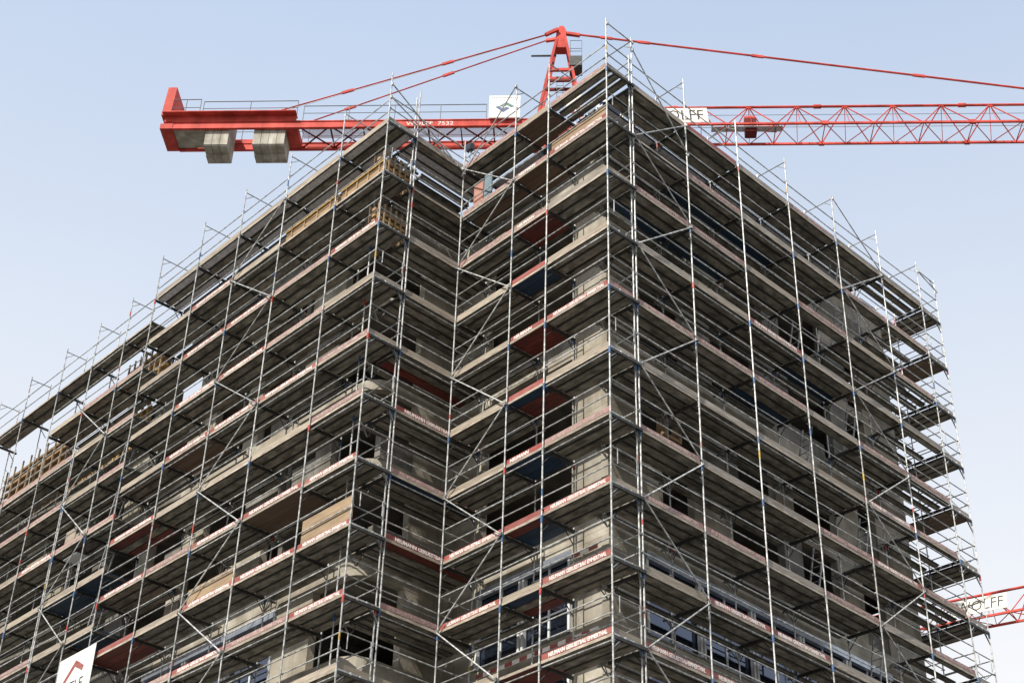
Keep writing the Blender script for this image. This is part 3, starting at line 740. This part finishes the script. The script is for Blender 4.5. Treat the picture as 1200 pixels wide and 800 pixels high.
# trestle with sheet on the lower wing end
t = thing('work_trestle', "pale work trestle with an upright board on the lower wing end", 'trestle', LW.pt(-17.5, .25, -10.9), LW.a)
MB().box(.35, 1.25, 0, .5, 1.75, 1.80).build('table_top', M['white'], t)
MB().box(.25, .95, -.04, -.01, 1.9, 2.85).build('upright_board', M['toe_wood'], t)
for x in (.42, 1.1): MB().bar((x, .25, 0.02), (x, .25, 1.748), .05, .05).build('leg', M['galv'], t)
t = thing('plastic_drum', "blue plastic drum standing low on the lower wing end scaffold", 'drum', LW.pt(-18.3, .45, -14.87), LW.a)
MB().tube((0, 0, 0), (0, 0, .9), .29, 20).build('drum_body', M['blue_plastic'], t)
for z in (.05, .42, .84): MB().tube((0, 0, z), (0, 0, z+.05), .31, 20).build('hoop', M['blue_plastic'], t)
MB().tube((0, 0, .9), (0, 0, .93), .26, 20).build('lid', M['blue_plastic'], t)
# flood light at the inner corner
t = thing('flood_light', "dark site flood light on a pole at the inner corner of the roof", 'flood light', FC.pt(-6.35, .1, .05), FC.a)
MB().tube((0, 0, 0), (0, 0, .719), .022, 8).build('pole', M['galv_dull'], t)
MB().box(-.12, .12, -.08, .08, .72, .98).build('lamp_housing', M['dark_steel'], t)
MB().box(-.10, .10, -.09, -.0805, .75, .95).build('lamp_glass', M['glass'], t)
MB().bar((-.15, 0, .76), (.15, 0, .76), .03, .04).build('yoke', M['dark_steel'], t)
# a sack of rubble and planks lying on decks
for i, (face, u, n, z, L) in enumerate(((RF, 4.2, .45, -3.93, 1.6), (RF, 7.2, .5, -7.93, 1.9), (LW, -4.6, .5, -7.93, 2.0), (RF, 12.0, .3, -5.93, 2.1))):
    t = thing('loose_plank', f"short loose timber lying on the {ORD[[2,4,4,3][i]]} lift deck, {['shaded face by the second bay', 'shaded face by the third bay', 'second wing bay', 'shaded face by the fifth bay'][i]}", 'plank', face.pt(u, n, z+.005), face.a+R([4, -5, 3, -3][i]), 'loose planks on decks')
    MB().box(0, L, 0, .22, 0, .04).build('board', M['timber'], t); MB().box(.1, L*.9, .05, .25, .042, .08).build('board', M['toe_wood'], t)

# ------------------------------------------------------------------ cranes
def frame_obj(name, label, cat, origin, ang, group=None): return thing(name, label, cat, origin, ang, group)
def jib_truss(J, a0, a1, first, pitch, hgt, wid, top0=None, top1=None):
    """triangular lattice jib: two lower chords at v=0 and v=wid, one upper chord; J is the part it hangs under"""
    c = wid/2
    for v in (0, wid): MB().bar((a0, v, 0), (a1, v, 0), .13, .13).build('chord', M['crane_red'], J)
    MB().tube((a0, c, hgt), (a1, c, hgt), .085, 10).build('chord', M['crane_red'], J)
    lat = MB(); x = first; tops = []
    while x < a1-.3:
        tops.append(x); x += pitch
    for x in tops:
        for v in (0, wid):
            for d in (-pitch/2, pitch/2):
                if a0 < x+d < a1: lat.tube((x, c, hgt), (x+d, v, 0), .038, 6)
            lat.tube((x, c, hgt), (x, v, .02), .022, 6)
        if x+pitch/2 < a1:
            lat.tube((x-pitch/2, 0, 0), (x, wid, 0), .03, 6); lat.tube((x, wid, 0), (x+pitch/2, 0, 0), .03, 6)
            lat.tube((x+pitch/2, 0, 0), (x+pitch/2, wid, 0), .03, 6)
    lat.build('lattice', M['crane_red'], J)
    for x in tops:
        MB().box(x-.15, x+.15, c-.05, c+.05, hgt-.14, hgt+.02).build('node_plate', M['crane_red'], J)
    for i, x in enumerate(tops):
        if i % 3 == 1:
            MB().tube((x+1.05, c, hgt), (x+1.5, c, hgt), .14, 10).build('splice', M['crane_red'], J)
            for v in (0, wid): MB().box(x+pitch/2-.16, x+pitch/2+.16, v-.09, v+.09, -.11, .13).build('splice', M['crane_red'], J)
def sign_panel(J, a0, a1, wid, hgt, txt, h0=.25, h1=1.9, side=-1, m='cream'):
    """name board lying against the near inclined side of the jib"""
    t = wid/2/hgt
    def P(a, h, off): return (a, h*t - off, h)
    n = MB(); off0, off1 = .10, .14
    n.add([P(a0,h0,off0),P(a1,h0,off0),P(a1,h1,off0),P(a0,h1,off0),P(a0,h0,off1),P(a1,h0,off1),P(a1,h1,off1),P(a0,h1,off1)],
          [(0,1,2,3),(4,5,6,7),(0,1,5,4),(1,2,6,5),(2,3,7,6),(3,0,4,7)])
    s = n.build('sign_board', M[m], J)
    H = (h1-h0)/math.cos(math.atan(t))
    me, w = text_mesh(txt, 1.0, .004, M['ink']); o = place('lettering', me, s)
    hh = max(v.co.y for v in me.vertices)
    L = (a1-a0)*.86; o.scale = (L/w, H*.70/hh, 1)
    tilt = math.atan(t); o.rotation_euler = (R(90)-tilt, 0, 0)
    p = P(a0+(a1-a0)*.07, h0+(h1-h0)*.15, off1+.006); o.location = p
    return s
K = frame_obj('tower_crane', "large red tower crane reaching across the sky behind the building", 'crane', (9.1008, 44.4172, 30.9657+Z0), R(-47.2727))
jb = MB().box(26.3, 26.7, .1, 1.75, -.1, .1).build('jib', M['crane_red'], K)
jib_truss(jb, 26.5, 64.0, 27.0, 2.93, 2.2, 1.85)
for zz in (1.55, .55): MB().tube((26.5, .9, zz), (63, .9, zz-.1), .016, 5).build('trolley_rope', M['cable'], jb)
sign_panel(jb, 29.4, 33.2, 1.85, 2.2, "WOLFF", .12, 1.95)
tw = MB().box(35.45, 36.15, .5, 1.2, -.1, .95).build('trolley_winch', M['crane_dark'], jb)
MB().tube((36.26, .85, .45), (37.4, .85, .35), .24, 12).build('winch_motor', M['crane_red'], tw)
MB().tube((35.45, .85, 1.0), (36.15, .85, 1.0), .30, 12).build('winch_drum', M['crane_red'], tw)
wk = MB()
wk.box(33.4, 37.7, .35, .85, .12, .15)
wk.build('walkway_grating', M['walkway'], jb)
# counter jib
cj = MB().box(-.42, .35, -.05, 2.08, .02, .42).build('counter_jib', M['crane_red'], K)
for v in (0, 2.0):
    b = MB(); b.box(.36, 22.6, v-.02, v+.02, .06, .50); b.box(.36, 22.6, v-.07, v+.13, 0, .058); b.box(.36, 22.6, v-.07, v+.13, .502, .56); b.build('beam', M['crane_red'], cj)
xl = MB()
for i in range(7):
    x = 8.2+2.0*i; xl.bar((x, .05, .1), (x+1.9, 1.95, .1), .09, .05); xl.bar((x+1.9, .05, .16), (x, 1.95, .16), .09, .05); xl.bar((x+1.95, .02, .1), (x+1.95, 1.98, .1), .08, .08)
xl.build('lattice', M['crane_dark'], cj)
for x0, x1 in ((7.4, 8.1),): MB().box(x0, x1, .14, 1.86, -.02, .44).build('cross_beam', M['crane_red'], cj)
gr = MB()
for i in range(233): gr.box(8.2+.06*i, 8.2+.06*i+.03, .35, 1.65, .60, .63)
gr.build('walkway_grating', M['walkway'], cj)
MB().box(-.2, 8.0, -.05, .0, .565, .985).build('deck_edge', M['crane_red'], cj)
MB().box(-.2, 8.0, 2.14, 2.22, .565, 1.02).build('deck_edge', M['crane_red'], cj)
MB().box(-.3, 8.0, -.50, .25, .99, 1.05).build('deck_plate', M['crane_red'], cj)
MB().box(.36, 2.35, .14, 1.86, .10, .30).build('ballast_tray', M['ballast'], cj)
# end plate
ep = MB(); ep.prism([(-.45, 1.03), (.10, 1.03), (.22, 3.35), (-.33, 3.35)], 'y', -.15, 2.15); ep.build('end_plate', M['crane_red'], cj)
def ballast(a0, n, w, name):
    for i in range(n):
        b = MB(); x0 = a0+w*i+.012; x1 = a0+w*(i+1)-.012
        b.prism([(.16, 1.45), (.16, -1.12), (.24, -1.22), (.95, -1.22), (.95, -1.34), (1.70, -1.34), (1.76, -1.26), (1.76, 1.45)], 'x', x0, x1)
        b.build('ballast_block', M['ballast'], cj)
ballast(2.42, 3, .49, 'a'); ballast(5.42, 4, .49, 'b')
def railing(v, a0, a1, h0, h1, step, mid=True):
    t = MB()
    t.tube((a0, v, h1), (a1, v, h1), .03, 6); 
    if mid: t.tube((a0, v, (h0+h1)/2), (a1, v, (h0+h1)/2), .022, 6)
    n = max(1, round((a1-a0)/step))
    for i in range(n+1): x = a0+(a1-a0)*i/n; t.tube((x, v, h0), (x, v, h1), .026, 6)
    t.build('frame_railing', M['rail_grey'], cj)
railing(-.1, .1, 1.9, 1.0, 2.35, .9); railing(-.1, 2.1, 8.0, 1.0, 2.15, 2.9); railing(2.1, .3, 8.0, 1.0, 2.2, 2.0)
railing(-.05, 8.4, 19.7, .56, 1.75, 2.8); railing(2.05, 8.4, 22.0, .56, 1.75, 2.7)
me, w = text_mesh("WOLFF  7532", 1.0, .003, M['letter_white']); o = place('lettering', me, cj)
o.scale = (2.9/w, .42, 1); o.rotation_euler = (R(90), 0, 0); o.location = (14.8, -.024, .12)
# logo sign on the counter jib
sg = MB().box(19.86, 21.76, -.24, -.16, .48, 2.28).build('logo_sign', M['white'], cj)
cx, cz = 20.83, 1.33
e1 = MB(); e1.prism([(cx-.35, cz+.10), (cx+.1, cz+.42), (cx+.58, cz+.06), (cx+.36, cz-.02), (cx+.12, cz+.17), (cx-.12, cz+.02)], 'y', -.252, -.244); e1.build('emblem', M['logo_green'], sg)
e2 = MB(); e2.prism([(cx-.58, cz+.02), (cx-.38, cz+.10), (cx-.12, cz-.12), (cx+.08, cz+.02), (cx+.30, cz-.08), (cx-.10, cz-.42)], 'y', -.252, -.244); e2.build('emblem', M['logo_blue'], sg)
tl = MB()
for i in range(14): tl.box(20.0+.118*i, 20.08+.118*i, -.246, -.2405, 2.08, 2.15)
tl.build('lettering', M['rail_grey'], sg)
# mast head
mh = MB()
for v in (.45, 1.4):
    vt = .92+(v-.92)*.4
    for q in (-1, 1):
        mh.bar((24.2+q*.20, vt, 8.5), (24.2+q*.72, v, 5.2), .20, .17); mh.bar((24.2+q*.72, v, 5.2), (24.2+q*1.55, v, .1), .19, .17)
H = mh.build('mast_frame', M['crane_red'], K)
MB().prism([(23.9, 7.2), (24.5, 7.2), (24.52, 8.7), (24.35, 9.1), (24.1, 9.1), (23.88, 8.7)], 'y', .6, 1.25).build('head_plate', M['crane_red'], H)
MB().box(23.45, 24.95, .45, .62, 5.05, 5.25).box(23.45, 24.95, 1.24, 1.40, 5.05, 5.25).build('cross_beam', M['crane_red'], H)
MB().box(23.2, 25.2, .45, .60, 4.15, 4.32).box(23.2, 25.2, 1.25, 1.40, 4.15, 4.32).build('cross_beam', M['crane_dark'], H)
MB().tube((22.3, .9, 6.75), (23.9, .9, 6.75), .06, 8, .07).build('stub_arm', M['dark_steel'], H)
for v in (.5, 1.35): MB().bar((24.0, v, 8.7), (23.2, 1.5 if v > 1 else .4, 8.7 if v > 1 else 8.1), .2, .2).build('pendant_lug', M['crane_red'], H)
MB().bar((24.4, .92, 8.75), (25.4, .92, 8.55), .22, .2).build('pendant_lug', M['crane_red'], H)
pf = MB().box(24.75, 25.55, .3, 1.3, 5.35, 6.15).build('service_platform', M['dark_steel'], H)
bk = MB()
for x in (24.78, 25.52):
    for v in (.33, 1.27): bk.tube((x, v, 6.15), (x, v, 7.5), .02, 6)
for z in (6.8, 7.5):
    for v in (.33, 1.27): bk.tube((24.78, v, z), (25.52, v, z), .02, 6)
    for x in (24.78, 25.52): bk.tube((x, .33, z), (x, 1.27, z), .02, 6)
bk.build('basket_frame', M['rail_grey'], pf)
lm = MB()
for x in (23.95, 24.35): lm.tube((x, .95, .2), (x, .95, 5.0), .025, 6)
for i in range(16): lm.tube((23.95, .95, .3+.3*i), (24.35, .95, .3+.3*i), .015, 5)
lm.build('ladder_lattice', M['rail_grey'], H)
# slewing ring, tower and cab
MB().box(22.4, 26.3, -.1, 1.95, -.5, .05).build('slewing_platform', M['crane_red'], K)
MB().tube((24.2, .92, -1.1), (24.2, .92, -.5), 1.25, 20).build('slewing_ring', M['crane_dark'], K)
tm = MB(); zb = -(30.9657+Z0)
for s in (-1, 1):
    for q in (-1, 1): tm.bar((24.2+s*.95, .92+q*.95, -1.1), (24.2+s*.95, .92+q*.95, zb), .2, .2)
nz_ = 26
for i in range(nz_):
    z0_, z1_ = -1.1+(zb+1.1)*i/nz_, -1.1+(zb+1.1)*(i+1)/nz_
    s = 1 if i % 2 else -1
    for q in (-1, 1):
        tm.bar((24.2-s*.95, .92+q*.95, z0_), (24.2+s*.95, .92+q*.95, z1_), .09, .09); tm.bar((24.2+q*.95, .92-s*.95, z0_), (24.2+q*.95, .92+s*.95, z1_), .09, .09)
tm.build('tower_lattice', M['crane_red'], K)
cb = MB().box(26.4, 28.0, -1.5, -.25, -1.5, .7).build('cab', M['white'], K)
MB().box(28.001, 28.03, -1.4, -.35, -1.0, .5).build('cab_window', M['glass'], cb); MB().box(26.6, 27.8, -1.53, -1.501, -.6, .5).build('cab_window', M['glass'], cb)
MB().box(24.6, 25.5, -.7, -.1, .9, 2.1).build('switch_cabinet', M['cream'], K)
# pendants
def pendant(p, q, joints, r=.055):
    o = MB().tube(p, q, r, 6).build('pendant_bar', M['crane_red'], K)
    p = Vector(p); q = Vector(q); d = (q-p).normalized()
    for f in joints:
        c = p+(q-p)*f; MB().bar(c-d*.38, c+d*.38, .12, .17).build('joint', M['crane_red'], o)
pendant((23.2, 1.5, 8.7), (5.95, 2.0, 1.2), (.36, .715), .045); pendant((23.2, .4, 8.1), (5.95, -.02, 1.06), (.355, .71), .045)
pendant((25.4, .92, 8.6), (59.4, .92, 2.3), (.05, .12, .33, .62), .07)
MB().tube((23.8, .92, 8.8), (6.5, 1.0, 2.2), .016, 5).build('cable', M['cable'], K)
# second crane, far behind the open end
K2 = frame_obj('tower_crane', "second red crane jib low in the sky past the scaffold's open end", 'crane', (56.098, 22.2228, 8.6822+Z0-1.78), R(-75.8366))
j2 = MB().box(-14.3, -13.9, -.8, .8, -.1, .1).build('jib', M['crane_red'], K2)
j2b = bpy.data.objects.new('truss', None)
def shift(J, dv):
    for ch in J.children: ch.location.y += dv
j3 = MB().box(-14.2, -14.0, .1, 1.5, -.05, .05).build('jib', M['crane_red'], K2)
bpy.data.objects.remove(j2b); bpy.data.objects.remove(j2)
jib_truss(j3, -14, 30.0, -13.0, 2.6, 1.78, 1.6)
sign_panel(j3, .35, 3.75, 1.6, 1.78, "WOLFF", .35, 1.55)
j3.location = (0, -.8, 0)
tz = -(8.6822+Z0-1.78)
tm = MB()
for s in (-1, 1):
    for q in (-1, 1): tm.bar((-15+s*.9, q*.9, 6), (-15+s*.9, q*.9, tz), .2, .2)
for i in range(24):
    z0_, z1_ = 6+(tz-6)*i/24, 6+(tz-6)*(i+1)/24; s = 1 if i % 2 else -1
    for q in (-1, 1):
        tm.bar((-15-s*.9, q*.9, z0_), (-15+s*.9, q*.9, z1_), .09, .09); tm.bar((-15+q*.9, -s*.9, z0_), (-15+q*.9, s*.9, z1_), .09, .09)
tm.build('tower_lattice', M['crane_red'], K2)
